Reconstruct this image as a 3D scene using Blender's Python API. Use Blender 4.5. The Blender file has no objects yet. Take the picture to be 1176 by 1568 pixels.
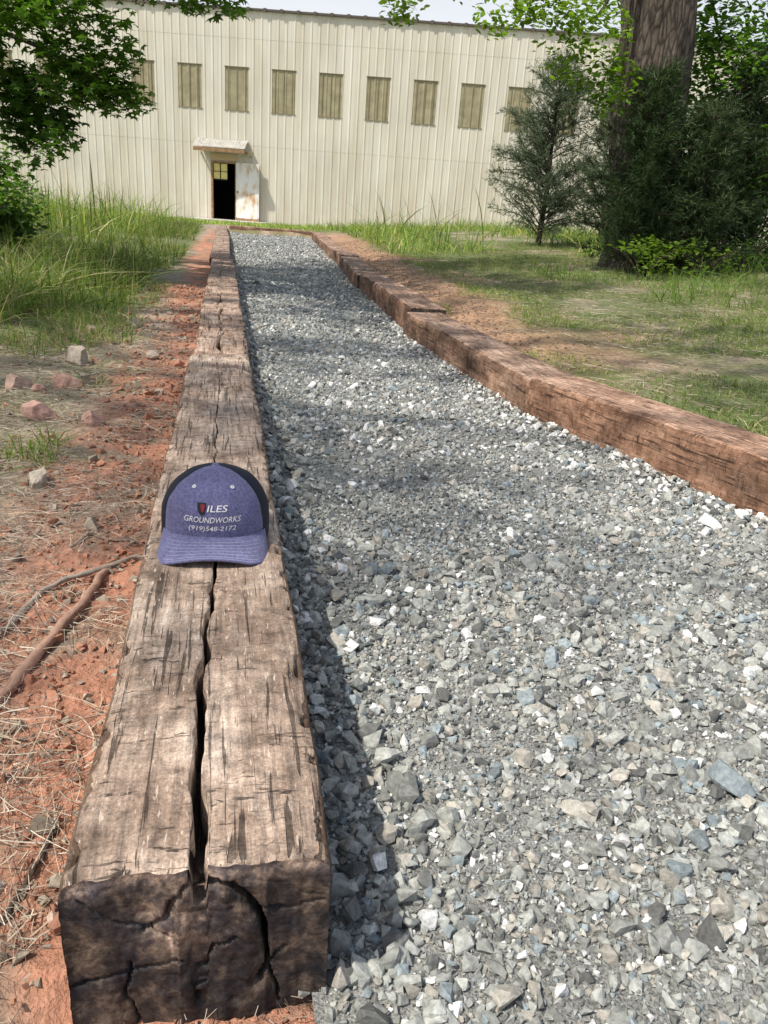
import bpy, bmesh, math
import numpy as np
from mathutils import Vector, Matrix
rng=np.random.default_rng(7)
S=bpy.context.scene
COL=S.collection
# ---------------------------------------------------------------- helpers
def hsh(i,j,k,seed):
    h=(i*374761393+j*668265263+k*2147483647+seed*974634777)&0xffffffff
    h=((h^(h>>13))*1274126177)&0xffffffff
    h=((h^(h>>16))*668265263)&0xffffffff
    return ((h^(h>>15))&0xffffff)/float(0xffffff)
def vn(x,y,z=0.0,seed=0):
    x,y,z=np.broadcast_arrays(np.asarray(x,float),np.asarray(y,float),np.asarray(z,float))
    xi=np.floor(x).astype(np.int64);yi=np.floor(y).astype(np.int64);zi=np.floor(z).astype(np.int64)
    fx=x-xi;fy=y-yi;fz=z-zi
    fx=fx*fx*(3-2*fx);fy=fy*fy*(3-2*fy);fz=fz*fz*(3-2*fz)
    r=0
    for a in(0,1):
        for b in(0,1):
            for c in(0,1):
                w=(fx if a else 1-fx)*(fy if b else 1-fy)*(fz if c else 1-fz)
                r=r+w*hsh(xi+a,yi+b,zi+c,seed)
    return r*2-1
def fbm(x,y,z=0.0,seed=0,o=4):
    r=0;a=1.0;f=1.0
    for i in range(o):
        r=r+a*vn(np.asarray(x)*f,np.asarray(y)*f,np.asarray(z)*f,seed+i*17);a*=.5;f*=2.03
    return r
def sstep(a,b,x):
    t=np.clip((np.asarray(x,float)-a)/(b-a),0,1);return t*t*(3-2*t)
class Acc:
    def __init__(s):s.V=[];s.F=[];s.C=[];s.M=[];s.Sm=[];s.n=0
    def add(s,V,F,col=(1,1,1),mi=0,smooth=False):
        V=np.asarray(V,float).reshape(-1,3);F=np.asarray(F,np.int64)
        if F.shape[1]==4:F=np.concatenate([F[:,[0,1,2]],F[:,[0,2,3]]])
        s.V.append(V);s.F.append(F+s.n);s.n+=len(V)
        c=np.asarray(col,float)
        if c.ndim==1:c=np.tile(c,(len(V),1))
        s.C.append(c[:,:3]);s.M.append(np.full(len(F),mi));s.Sm.append(np.full(len(F),smooth))
    def build(s,name,mats,parent=None,loc=None,rotz=0):
        V=np.concatenate(s.V);F=np.concatenate(s.F);C=np.concatenate(s.C)
        me=bpy.data.meshes.new(name)
        me.vertices.add(len(V));me.vertices.foreach_set('co',V.astype(np.float32).ravel())
        me.loops.add(F.size);me.loops.foreach_set('vertex_index',F.astype(np.int32).ravel())
        me.polygons.add(len(F));me.polygons.foreach_set('loop_start',(np.arange(len(F))*3).astype(np.int32))
        for m in mats:me.materials.append(m)
        me.polygons.foreach_set('material_index',np.concatenate(s.M).astype(np.int32))
        me.update(calc_edges=True)
        me.polygons.foreach_set('use_smooth',np.concatenate(s.Sm).astype(bool))
        at=me.attributes.new('Col','FLOAT_COLOR','POINT')
        at.data.foreach_set('color',np.concatenate([C,np.ones((len(C),1))],1).astype(np.float32).ravel())
        ob=bpy.data.objects.new(name,me);COL.objects.link(ob)
        if parent:ob.parent=parent
        if loc is not None:ob.location=loc
        ob.rotation_euler=(0,0,rotz)
        return ob
def empty(name,loc=(0,0,0),rotz=0):
    e=bpy.data.objects.new(name,None);COL.objects.link(e);e.location=loc;e.rotation_euler=(0,0,rotz);return e
def box(x0,x1,y0,y1,z0,z1):
    V=[(x0,y0,z0),(x1,y0,z0),(x1,y1,z0),(x0,y1,z0),(x0,y0,z1),(x1,y0,z1),(x1,y1,z1),(x0,y1,z1)]
    F=[(0,3,2,1),(4,5,6,7),(0,1,5,4),(1,2,6,5),(2,3,7,6),(3,0,4,7)]
    return V,F
def gridF(nr,nc):
    i=np.arange(nr-1)[:,None]*nc+np.arange(nc-1)[None,:]
    i=i.ravel();return np.stack([i,i+1,i+nc+1,i+nc],1)
def tube(P,R,n=8,noise=0.0,seed=1):
    P=np.asarray(P,float);R=np.asarray(R,float);k=len(P)
    T=np.gradient(P,axis=0);T/=np.linalg.norm(T,axis=1)[:,None]+1e-9
    ref=np.array([0,0,1.0]) if abs(T[:,2]).mean()<.8 else np.array([1.0,0,0])
    A=np.cross(T,ref);A/=np.linalg.norm(A,axis=1)[:,None]+1e-9
    B=np.cross(T,A)
    a=np.linspace(0,2*np.pi,n+1)
    ca=np.cos(a)[None,:,None];sa=np.sin(a)[None,:,None]
    rr=R[:,None]*np.ones((1,n+1))
    if noise:rr=rr*(1+noise*vn(np.cos(a)[None,:]*3+0*rr,np.sin(a)[None,:]*3+0*rr,np.arange(k)[:,None]*.35+0*rr,seed))
    V=P[:,None,:]+rr[:,:,None]*(A[:,None,:]*ca+B[:,None,:]*sa)
    return V.reshape(-1,3),gridF(k,n+1)
def spline(P,n):
    P=np.asarray(P,float);t=np.linspace(0,len(P)-1,n);out=[]
    for tt in t:
        i=min(int(tt),len(P)-2);f=tt-i
        p0=P[max(i-1,0)];p1=P[i];p2=P[i+1];p3=P[min(i+2,len(P)-1)]
        out.append(.5*((2*p1)+(-p0+p2)*f+(2*p0-5*p1+4*p2-p3)*f*f+(-p0+3*p1-3*p2+p3)*f**3))
    return np.array(out)
def rotm(n,flat=1.0):
    yaw=rng.uniform(0,2*np.pi,n);ax=rng.normal(0,.5*flat,n);ay=rng.normal(0,.5*flat,n)
    cz,sz=np.cos(yaw),np.sin(yaw);cx,sx=np.cos(ax),np.sin(ax);cy,sy=np.cos(ay),np.sin(ay)
    Z=np.zeros((n,3,3));X=Z.copy();Y=Z.copy()
    Z[:,0,0]=cz;Z[:,0,1]=-sz;Z[:,1,0]=sz;Z[:,1,1]=cz;Z[:,2,2]=1
    X[:,0,0]=1;X[:,1,1]=cx;X[:,1,2]=-sx;X[:,2,1]=sx;X[:,2,2]=cx
    Y[:,1,1]=1;Y[:,0,0]=cy;Y[:,0,2]=sy;Y[:,2,0]=-sy;Y[:,2,2]=cy
    return X@Y@Z
def scatter(acc,protos,pos,scl,R,col,mi=0,smooth=False):
    n=len(pos);pick=rng.integers(0,len(protos),n)
    for k,(pv,pf) in enumerate(protos):
        idx=np.where(pick==k)[0]
        if len(idx)==0:continue
        V=pv[None]*scl[idx][:,None,:]
        V=np.einsum('nij,nkj->nki',R[idx],V)+pos[idx][:,None,:]
        m=len(pv)
        F=(pf[None]+(np.arange(len(idx))*m)[:,None,None]).reshape(-1,pf.shape[1])
        acc.add(V.reshape(-1,3),F,np.repeat(col[idx],m,axis=0),mi,smooth)
def hull(npts,seed,flat=.65,box_=True):
    r=np.random.default_rng(seed)
    p=r.normal(size=(npts,3));pb=p/np.abs(p).max(axis=1)[:,None];ps=p/np.linalg.norm(p,axis=1)[:,None]*1.1
    p=pb*.6+ps*.4
    p*=r.uniform(.85,1,(npts,1));p*=np.array([r.uniform(.8,1.1),r.uniform(.55,.9),flat*r.uniform(.6,1.)])*.5
    bm=bmesh.new();[bm.verts.new(q) for q in p]
    o=bmesh.ops.convex_hull(bm,input=bm.verts[:])
    lo=[v for v in bm.verts if not v.link_faces]
    for v in lo:bm.verts.remove(v)
    bmesh.ops.triangulate(bm,faces=bm.faces[:]);bm.verts.ensure_lookup_table();bm.verts.index_update()
    V=np.array([v.co[:] for v in bm.verts]);F=np.array([[v.index for v in f.verts] for f in bm.faces]);bm.free()
    return V,F
def strands(acc,pos,d,L,w,bend,col,mi=0,seg=2):
    n=len(pos);side=np.cross(d,rng.normal(size=(n,3)));side/=np.linalg.norm(side,axis=1)[:,None]+1e-9
    ts=np.linspace(0,1,seg+1);V=[]
    for i,t in enumerate(ts):
        c=pos+(d*t+bend*t*t)*L[:,None]
        if i<seg:
            ww=(w*(1-.55*t))[:,None]*.5
            V+= [c-side*ww,c+side*ww]
        else:V.append(c)
    V=np.stack(V,1);m=V.shape[1]
    F=[]
    for i in range(seg-1):F+=[(2*i,2*i+1,2*i+3),(2*i,2*i+3,2*i+2)]
    F.append((2*seg-2,2*seg-1,2*seg));F=np.array(F)
    FF=(F[None]+(np.arange(n)*m)[:,None,None]).reshape(-1,3)
    acc.add(V.reshape(-1,3),FF,np.repeat(col,m,axis=0),mi)
# ---------------------------------------------------------------- node helpers
def newmat(name):
    m=bpy.data.materials.new(name);m.use_nodes=True;nt=m.node_tree;nt.nodes.clear()
    out=nt.nodes.new('ShaderNodeOutputMaterial');b=nt.nodes.new('ShaderNodeBsdfPrincipled')
    nt.links.new(b.outputs[0],out.inputs[0]);b.inputs['Roughness'].default_value=.85
    b.inputs['Specular IOR Level'].default_value=.25
    return m,nt,b,out
def nd(nt,t,ins={},**props):
    n=nt.nodes.new(t)
    for k,v in props.items():setattr(n,k,v)
    for k,v in ins.items():
        s=n.inputs[k]
        if isinstance(v,bpy.types.NodeSocket):nt.links.new(v,s)
        elif isinstance(v,tuple) and len(v)==3 and s.type=='RGBA':s.default_value=v+(1,)
        else:s.default_value=v
    return n
def ramp(nt,fac,stops):
    n=nt.nodes.new('ShaderNodeValToRGB');nt.links.new(fac,n.inputs[0]);e=n.color_ramp.elements
    while len(e)<len(stops):e.new(.5)
    for i,(p,c) in enumerate(stops):
        e[i].position=p;e[i].color=(c,c,c,1) if not isinstance(c,tuple) else c+(1,)
    return n.outputs[0]
def mix(nt,f,a,b,bl='MIX'):
    n=nt.nodes.new('ShaderNodeMix');n.data_type='RGBA';n.blend_type=bl
    for i,v in((0,f),(6,a),(7,b)):
        if isinstance(v,bpy.types.NodeSocket):nt.links.new(v,n.inputs[i])
        else:n.inputs[i].default_value=v if not(isinstance(v,tuple) and len(v)==3) else v+(1,)
    return n.outputs[2]
def mapn(nt,vec,scale):return nd(nt,'ShaderNodeMapping',{'Vector':vec,'Scale':scale}).outputs[0]
def noise(nt,vec,scale,detail=5,rough=.55,dist=0):
    return nd(nt,'ShaderNodeTexNoise',{'Vector':vec,'Scale':scale,'Detail':detail,'Roughness':rough,'Distortion':dist}).outputs[0]
def bump(nt,b,h,st=.5,dist=.005):
    n=nd(nt,'ShaderNodeBump',{'Height':h,'Strength':st,'Distance':dist});nt.links.new(n.outputs[0],b.inputs['Normal'])
def objc(nt):return nd(nt,'ShaderNodeTexCoord').outputs['Object']
def attr(nt):return nd(nt,'ShaderNodeAttribute',attribute_name='Col').outputs['Color']
def attmat(name,nscale,lo,hi,rough=.85,bst=.4,bd=.002,det=5):
    m,nt,b,o=newmat(name);oc=objc(nt);n=noise(nt,oc,nscale,det,.6)
    c=mix(nt,1.0,attr(nt),ramp(nt,n,[(.3,lo),(.7,hi)]),'MULTIPLY');nt.links.new(c,b.inputs['Base Color'])
    b.inputs['Roughness'].default_value=rough
    if bst:bump(nt,b,n,bst,bd)
    return m
def plain(name,c,rough=.6,metal=0,nscale=None,var=.2):
    m,nt,b,o=newmat(name);b.inputs['Roughness'].default_value=rough;b.inputs['Metallic'].default_value=metal
    n=noise(nt,objc(nt),nscale or 20,4)
    col=mix(nt,1.0,c,ramp(nt,n,[(.3,1-var),(.7,1+var*.5)]),'MULTIPLY');nt.links.new(col,b.inputs['Base Color'])
    return m
def leafmat(name,tr=.4,gain=(1.5,1.7,.6)):
    m,nt,b,o=newmat(name);a=attr(nt);nt.links.new(a,b.inputs['Base Color']);b.inputs['Roughness'].default_value=.5
    t=nd(nt,'ShaderNodeBsdfTranslucent',{'Color':mix(nt,1.0,a,gain,'MULTIPLY')})
    mx=nd(nt,'ShaderNodeMixShader',{0:tr,1:b.outputs[0],2:t.outputs[0]});nt.links.new(mx.outputs[0],o.inputs[0])
    return m
M_stone=attmat('crushed_stone',140,.66,1.3,.85,.8,.0025,4)
M_grit=attmat('stone_grit',330,.35,1.9,.9,1.0,.006,4)
M_ground=attmat('soil',45,.6,1.3,.95,1.0,.02,6)
M_clod=attmat('clay_clod',60,.75,1.2,.95,.6,.004)
M_leaf=leafmat('leaf',.45)
M_grass=leafmat('grass_blade',.35,(1.4,1.5,.6))
M_straw=attmat('straw',30,.8,1.2,.8,0)
M_needle=leafmat('needles',.2,(1.2,1.3,.8))
def woodmats():
    m,nt,b,o=newmat('weathered_tie_wood')
    oc=objc(nt);r=nd(nt,'ShaderNodeObjectInfo').outputs['Random']
    off=nd(nt,'ShaderNodeVectorMath',{0:oc,1:nd(nt,'ShaderNodeVectorMath',{0:(31.,17.,9.),'Scale':r},operation='SCALE').outputs[0]},operation='ADD').outputs[0]
    n1=noise(nt,mapn(nt,off,(1,.08,1)),95,6,.7)
    n2=noise(nt,mapn(nt,off,(1,.5,1)),11,6,.68,.4)
    n3=noise(nt,mapn(nt,off,(1,.04,1)),150,3,.5,.6)
    n4=noise(nt,mapn(nt,off,(.16,1,.3)),120,4,.6,.8)
    n4m=noise(nt,off,16,2,.5)
    n5=noise(nt,off,330,3,.65)
    n6=noise(nt,mapn(nt,off,(.6,1,.6)),42,5,.68,.5)
    n7=noise(nt,mapn(nt,off,(1,.55,1)),5,4,.6)
    n8=noise(nt,mapn(nt,off,(1,.2,1)),210,2,.5)
    base=ramp(nt,n2,[(.28,(.095,.070,.055)),(.42,(.20,.152,.12)),(.55,(.315,.255,.21)),(.72,(.43,.375,.325))])
    g=ramp(nt,n1,[(.3,.55),(.5,.97),(.7,1.28)])
    f3=ramp(nt,n3,[(.36,.2),(.40,1.0)]);f4=ramp(nt,n4,[(.34,.2),(.39,1.0)])
    f4=mix(nt,ramp(nt,n4m,[(.40,0.),(.56,1.)]),(1.,1.,1.),f4)
    c=mix(nt,1,base,g,'MULTIPLY');c=mix(nt,.85,c,f3,'MULTIPLY');c=mix(nt,.9,c,f4,'MULTIPLY')
    c=mix(nt,1,c,ramp(nt,n6,[(.33,.55),(.5,1.),(.68,1.3)]),'MULTIPLY')
    c=mix(nt,1,c,ramp(nt,n7,[(.35,.75),(.65,1.15)]),'MULTIPLY')
    c=mix(nt,1,c,ramp(nt,n5,[(.3,.65),(.7,1.35)]),'MULTIPLY')
    c=mix(nt,ramp(nt,n8,[(.66,0.),(.70,.5)]),c,(.55,.49,.42))
    c=mix(nt,1,c,attr(nt),'MULTIPLY')
    nt.links.new(c,b.inputs['Base Color']);b.inputs['Roughness'].default_value=.9
    h=mix(nt,1,mix(nt,1,mix(nt,.4,n1,n6),f3,'MULTIPLY'),f4,'MULTIPLY');bump(nt,b,h,.9,.005)
    m2,nt,b,o=newmat('tie_end_grain');oc=objc(nt)
    n2=noise(nt,oc,19,7,.7,.2);n1=noise(nt,oc,150,5,.75);n3=noise(nt,mapn(nt,oc,(.35,1,1)),60,4,.6,.4)
    base=ramp(nt,n2,[(.36,(.016,.016,.021)),(.49,(.042,.034,.032)),(.58,(.105,.078,.06)),(.72,(.21,.165,.13))])
    c=mix(nt,1,base,ramp(nt,n1,[(.3,.4),(.7,1.8)]),'MULTIPLY')
    c=mix(nt,1,c,ramp(nt,n3,[(.34,.35),(.42,1.0)]),'MULTIPLY')
    c=mix(nt,1,c,attr(nt),'MULTIPLY')
    nt.links.new(c,b.inputs['Base Color']);b.inputs['Roughness'].default_value=.7
    bump(nt,b,mix(nt,.5,n1,n3),1,.003)
    return m,m2
M_wood,M_end=woodmats()
# ---------------------------------------------------------------- terrain
YR=[-3,0,1.67,2.75,4.6,7.1,9.7,12.3,14.9,18,40];XR=[2.6,1.80,1.38,1.11,1.08,1.2,1.36,1.52,1.67,1.82,1.9]
def xr(Y):return np.interp(Y,YR,XR)
YE=18.3
def gh(X,Y):
    X=np.asarray(X,float);Y=np.asarray(Y,float)
    zl=.035+.05*np.clip(-X-.8,0,3)+.012*fbm(X*5,Y*5,0,3,3)+.02*sstep(.5,1.6,Y)
    zr=.105+.075*np.clip(X-xr(Y)-.3,0,4)+.010*fbm(X*3,Y*3,0,5,3)+.035*np.exp(-((X-xr(Y)-.6)/.25)**2)*sstep(3,5,Y)
    ins=(X>0)&(X<xr(Y)+.12)&(Y<YE)
    z=np.where(X<.05,zl,zr)
    mid=sstep(-.1,2.0,X)
    zb=zl*(1-mid)+zr*mid
    z=np.where(Y>YE,zb,z)
    z=np.where(ins,-.04,z)
    z=np.where((Y<.52)&(X<=.0),.0+.006*fbm(X*20,Y*20,0,4,3),z)
    z=np.where((Y<.52)&(X>0)&(X<.25),-.002-.02*sstep(.06,.16,X)+.004*fbm(X*20,Y*20,0,4,3),z)
    t=sstep(18,32,Y);z=z*(1-t)+(-.15)*t
    return z
xs=np.concatenate([np.array([-400,-150,-60,-30]),np.arange(-20,-3,.7),np.arange(-3,2.6,.028),np.arange(2.6,8,.12),np.arange(8,30,1.2),np.array([40,80,200,400])])
ys=np.concatenate([np.array([-200,-60,-20,-8,-3,-1]),np.arange(-.3,5,.028),np.arange(5,12,.08),np.arange(12,34,.3),np.array([36,40,60,100,200,500])])
GX,GY=np.meshgrid(xs,ys);GZ=gh(GX,GY)
near=(np.abs(GX)<3)&(GY<6)
GZ=GZ+np.where(near&(GX<-.05),.006*fbm(GX*28,GY*28,0,8,2),0)
clay=np.array([.46,.225,.145]);dirt=np.array([.32,.225,.155]);green=np.array([.10,.15,.038]);pale=np.array([.46,.385,.30])
def gcol(X,Y):
    n=fbm(X*2.2,Y*1.3,0,21,4);n2=fbm(X*9,Y*9,0,33,4)
    left=X<.1
    wc=.22+.10*n+np.clip((1.3-Y)*.35,0,.6)
    mc=sstep(.12,-.08,(-X-.12)-wc)*sstep(-.95,.0,n2)
    mr=sstep(.95,.4,X-xr(Y)-.12+.25*n)*sstep(2.6,3.9,Y)*.9
    m=np.where(left,mc,mr)*sstep(20,15,Y)
    gfar=sstep(1.6,4.5,Y+n*.9)
    grassy=np.where(left,gfar*sstep(.2,.7,-X+n*.2),sstep(-.8,.3,n+ .3))
    base=pale[None]*(.6+.4*sstep(-.6,.6,n2))[:,None]*.7+dirt[None]*.3
    c=base*(1-grassy[:,None]*.8)+green[None]*grassy[:,None]*.8
    cl=np.where(left[:,None],clay[None],np.array([.42,.25,.16])[None])
    c=c*(1-m[:,None])+cl*m[:,None]*(1+.18*n2[:,None])
    return np.clip(c,0.01,1)
A=Acc();V=np.stack([GX,GY,GZ],-1).reshape(-1,3)
A.add(V,gridF(len(ys),len(xs)),gcol(V[:,0],V[:,1]),0,True);ground=A.build('ground',[M_ground])
# ---------------------------------------------------------------- gravel path
A=Acc();yy=np.concatenate([np.arange(-.3,5,.03),np.arange(5,YE+.2,.15)]);ss=np.linspace(0,1,60)
xl_=np.where(yy<.53,.075,.0)
PX=xl_[:,None]+(xr(yy)+.1-xl_)[:,None]*ss[None];PY=yy[:,None]+0*PX
def ph(X,Y):return .004+.011*fbm(X*2.3,Y*1.4,0,11,3)+.008*sstep(.25,.0,np.abs(X-.12))
V=np.stack([PX,PY,ph(PX,PY)],-1).reshape(-1,3)
g=(.24+.05*fbm(V[:,0]*6,V[:,1]*6,0,2))[:,None]*np.array([1.0,1.01,.95])
A.add(V,gridF(len(yy),60),g,0,True);path=A.build('gravel_path',[M_grit])
big=[hull(16,100+i,.8) for i in range(16)];sm=[hull(9,200+i,.85) for i in range(10)]
def stonecol(n,whitep=.05):
    g=rng.uniform(.20,.43,n)[:,None]*np.array([1.0,1.03,.96])
    k=rng.uniform(0,1,n)
    c=np.where((k<whitep)[:,None],rng.uniform(.58,.78,n)[:,None]*np.array([1.0,1,.98]),g)
    c=np.where(((k>.6)&(k<.69))[:,None],rng.uniform(.20,.38,n)[:,None]*np.array([.86,1.0,1.06]),c)
    c=np.where(((k>.69)&(k<.82))[:,None],rng.uniform(.26,.44,n)[:,None]*np.array([1.06,1,.88]),c)
    c=np.where((k>.93)[:,None],rng.uniform(.10,.18,n)[:,None]*np.array([1.0,1.02,.98]),c)
    return c
A=Acc()
def stones(y0,y1,dens,size,spread,protos,whitep=.04,lift=.15):
    a=(y1-y0)*1.6;n=int(a*dens);Y=rng.uniform(y0,y1,n);X=rng.uniform(.06,1.66,n)
    keep=(X<xr(Y)+.03)&((X>.085)|(Y>.5))
    if size>.018:keep&=(fbm(X*3.5,Y*3,0,91,3)<.15)|(rng.uniform(0,1,n)<.35)|(X<.22)
    X=X[keep];Y=Y[keep];n=len(X)
    s=size*np.exp(rng.normal(0,spread,n));s=np.minimum(s,size*2.0)
    z=ph(X,Y)+s*lift
    scatter(A,protos,np.stack([X,Y,z],1),s[:,None]*rng.uniform(.85,1.15,(n,3)),rotm(n,.9),stonecol(n,whitep))
stones(.25,1.8,20000,.0068,.35,sm,.08,.15)
stones(.25,1.9,6500,.0120,.35,sm,.08,.15)
stones(.25,1.9,1500,.020,.3,big,.06,.17)
stones(.25,1.3,400,.031,.2,big,.05,.16)
stones(.25,1.2,40,.044,.15,big,.02,.16)
stones(1.3,3.2,70,.033,.2,big,.25,.16)
stones(1.8,4.5,8000,.0105,.4,sm,.08,.15)
stones(1.9,4.5,800,.020,.35,big,.14,.18)
stones(4.5,9,3200,.017,.4,sm,.08,.18)
stones(4.5,9,200,.028,.3,big,.14,.18)
stones(9,YE,1000,.028,.35,sm,.07,.18)
n=420;Y=rng.uniform(.5,6,n);X=.10+np.abs(rng.normal(0,.05,n));s=rng.uniform(.012,.034,n)
scatter(A,big,np.stack([X,Y,ph(X,Y)+.006+s*.2],1),s[:,None]*np.ones((n,3)),rotm(n,.9),stonecol(n,.06))
n=700;Y=rng.uniform(1.2,6,n);X=xr(Y)-np.abs(rng.normal(0,.05,n));s=rng.uniform(.012,.028,n)
scatter(A,big,np.stack([X,Y,ph(X,Y)+.006+s*.25],1),s[:,None]*np.ones((n,3)),rotm(n,.9),stonecol(n,.4))
A.build('stones',[M_stone],parent=path)
# ---------------------------------------------------------------- timbers
def polyd(px,pz,pl):
    d=np.full(px.shape,9.0)
    for (a,b),(c,e) in zip(pl[:-1],pl[1:]):
        vx,vz=c-a,e-b;t=np.clip(((px-a)*vx+(pz-b)*vz)/(vx*vx+vz*vz),0,1)
        d=np.minimum(d,np.hypot(px-a-t*vx,pz-b-t*vz))
    return d
def tie(name,p0,p1,z0,z1,seed,w=.228,h=.19,hero=False,cw=.006,cy=(0,1),gap=.0,tint=(1,1,1)):
    p0=np.array(p0,float);p1=np.array(p1,float);L=np.linalg.norm(p1-p0)-gap
    nT,nS,nY=(60,84,480) if hero else (22,18,200)
    t=np.linspace(0,1,nY);y=L*(t**1.6 if hero else t)
    wob=.007*vn(y*5,0,0,seed+1)+.004*vn(y*17,0,0,seed+2)+.002*vn(y*60,0,0,seed+3)
    xc=(-.003+wob) if hero else (vn(seed*1.7,3.1)*.03+wob*2)
    yn=y/L
    cwid=cw*(.75+.5*vn(y*9,5,0,seed+4))*sstep(cy[1],cy[1]-.25,yn)*sstep(cy[0]-.01,cy[0]+.02,yn+ (0.03 if cy[0]==0 else 0))
    if hero:cwid=np.interp(y,[0,.06,.2,.4,.7,1.1,1.5,2.6],[.014,.0125,.012,.0095,.007,.0055,.004,.0008])*(1+.22*vn(y*14,2,0,9)+.12*vn(y*70,2,0,19))
    cwid=np.maximum(cwid,.0006)
    cdep=np.minimum(.055,cwid*7)
    if hero:cdep=np.minimum(cdep,.020+y*.5)
    half=w/2
    a=np.linspace(0,1,nT)
    left=-half+(xc-cwid/2+half)[:,None]*a[None]
    right=(xc+cwid/2)[:,None]+(half-xc-cwid/2)[:,None]*a[None]
    ibl=(xc-cwid*.34)[:,None];ibr=(xc+cwid*.34)[:,None]
    TX=np.concatenate([left,ibl,ibr,right],1);TD=np.zeros_like(TX);TD[:,nT]=cdep;TD[:,nT+1]=cdep
    nC=TX.shape[1]
    zz=np.linspace(0,1,nS)
    def deform(X,Y_,Z,extra=0):
        px=np.abs(X)/half;pz=np.abs(Z+h/2)/(h/2)
        q=(px**14+np.clip(pz,0,1)**14)**(1/14.);q=np.maximum(q,1)
        X2=X/q;Z2=(Z+h/2)/q-h/2
        nz=.0026*fbm(X*9,Y_*2.5,Z*9,seed+10,3)+.0009*fbm(X*160,Y_*18,Z*160,seed+20,2)
        eg=sstep(1.0,1.04,(px**14+pz**14)**(1/14.))
        chip=np.clip(fbm(X*8,Y_*30,Z*8,seed+30,5)-.15,0,1)*(.010 if hero else .016)*eg
        sx=np.sign(X)
        X2=X2+(nz*.8-chip)*px**6*sx+.004*vn(Y_*2,1,0,seed+5)+.002*vn(Y_*7,sx*3,0,seed+6)*px
        Z2=Z2+(nz-chip)*sstep(-h*.6,0,Z)
        r_=.006 if hero else .015
        e=np.exp(-Y_/r_);e2=np.exp(-(L-Y_)/r_);kk=1 if hero else 3
        X2=X2*(1-.012*kk*(e+e2));Z2=np.where(Z>-h*.5,Z2-.0025*kk*(e+e2)*sstep(-h*.5,0,Z),Z2)
        return X2,Z2
    Ycol=y[:,None]
    acc=Acc()
    X2,Z2=deform(TX,Ycol+0*TX,0*TX);Z2=Z2-TD
    YT=Ycol+0*TX
    YT=YT+.003*fbm(TX*35,seed,0,3,4)*np.exp(-YT/.02)
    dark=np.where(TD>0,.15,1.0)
    tc=np.array(tint)
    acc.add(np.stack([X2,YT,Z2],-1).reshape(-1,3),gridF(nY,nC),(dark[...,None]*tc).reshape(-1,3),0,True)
    for sgn in(-1,1):
        Z=-h*(zz[None]+0*Ycol);X=sgn*half+0*Z;X2,Z2=deform(X,Ycol+0*Z,Z)
        YY=Ycol+0*Z;YY=YY+.003*fbm(X*35,seed,0,3,4)*np.exp(-YY/.02)
        V=np.stack([X2,YY,Z2],-1).reshape(-1,3);F=gridF(nY,nS)
        if sgn>0:F=F[:,::-1]
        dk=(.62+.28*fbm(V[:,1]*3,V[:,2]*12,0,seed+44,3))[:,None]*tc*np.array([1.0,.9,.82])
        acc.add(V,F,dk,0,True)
    for end in(0,1):
        j=0 if end==0 else -1
        X=TX[j][None,:]+0*zz[:,None];D=TD[j][None,:]
        Zr=-(zz[:,None])*h+0*X
        X2,Z2=deform(X,np.full_like(X,y[j]),Zr)
        Z2=Z2-D*(1-zz[:,None])
        px=np.abs(X)/half;pz=np.abs(Zr+h/2)/(h/2)
        y_base=y[j]+.003*fbm(X*35,seed,0,3,4)*np.exp(-y[j]/.02)
        rnd=.004*np.clip((px**10+pz**10)**.1-.9,0,.2)/.15
        edge_in=np.clip(np.minimum((1-px)*half,np.minimum(zz[:,None],1-zz[:,None])*h)/.01,0,1)
        dep=.0020*fbm(X*22,Zr*22,0,seed+50,4)+.0008*fbm(X*150,Zr*90,0,seed+51,2)
        dk=np.ones_like(X)
        if hero and end==0:
            pl=[(-.006,.002),(-.006,-.012),(.010,-.016),(.028,-.022),(.045,-.043),(.056,-.078),(.060,-.11),(.052,-.137)]
            jx=.003*vn(X*60,Zr*60,0,5)+.0012*vn(X*220,Zr*220,0,15)
            d=polyd(X+jx,Zr,pl);ww=.0044+.0022*vn(Zr*40,1,0,6)
            s_=sstep(ww,ww*.6,d);dep=dep+.05*s_;dk=dk*(1-.9*s_)
            core=((X<.058)&(X>-.02)&(Zr<-.02)).astype(float)*sstep(.004,.012,d);dep=dep-.003*core
            for pl2,wd in(([(.0,-.12),(-.006,-.15),(.0,-.185)],.0022),([(-.1,-.02),(-.07,-.05),(-.03,-.07)],.0010),([(.075,-.1),(.06,-.12),(.07,-.17)],.0010),([(-.012,-.016),(-.022,-.03),(-.03,-.05),(-.05,-.065)],.0015),([(-.11,-.12),(-.06,-.11),(-.02,-.1)],.0010),([(.03,-.08),(.01,-.09),(-.01,-.13)],.0011),([(.052,-.05),(.08,-.055),(.11,-.05)],.001),([(-.06,-.1),(-.065,-.14),(-.055,-.18)],.001)):
                d=polyd(X+jx*.8,Zr,pl2);s_=sstep(wd*1.6,wd*.5,d);dep=dep+.012*s_;dk=dk*(1-.65*s_)
            b1=np.exp(-(((X+.025)/.05)**2+((Zr+.055)/.035)**2));b2=np.exp(-(((X+.028+.12*(Zr+.07))/.006)**2+((Zr+.078)/.015)**2))
            b2*=np.clip(.5+.9*vn(X*400,Zr*80,0,3),0,1)
            top=sstep(-.026,-.004,Zr+.008*fbm(X*30,0,0,8,3))
            dk=dk*(.85+1.3*b1+5*b2+2.4*top)
        s_=1 if end==0 else -1
        Yv=y_base+s_*(rnd+dep)*edge_in
        V=np.stack([X2,Yv,Z2],-1).reshape(-1,3);F=gridF(nS,nC)
        if end==1:F=F[:,::-1]
        acc.add(V,F,dk.reshape(-1,1)*np.ones(3),1,True)
    ob=acc.build(name,[M_wood,M_end])
    dx,dy=p1-p0;ob.location=(p0[0],p0[1],z0)
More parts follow.
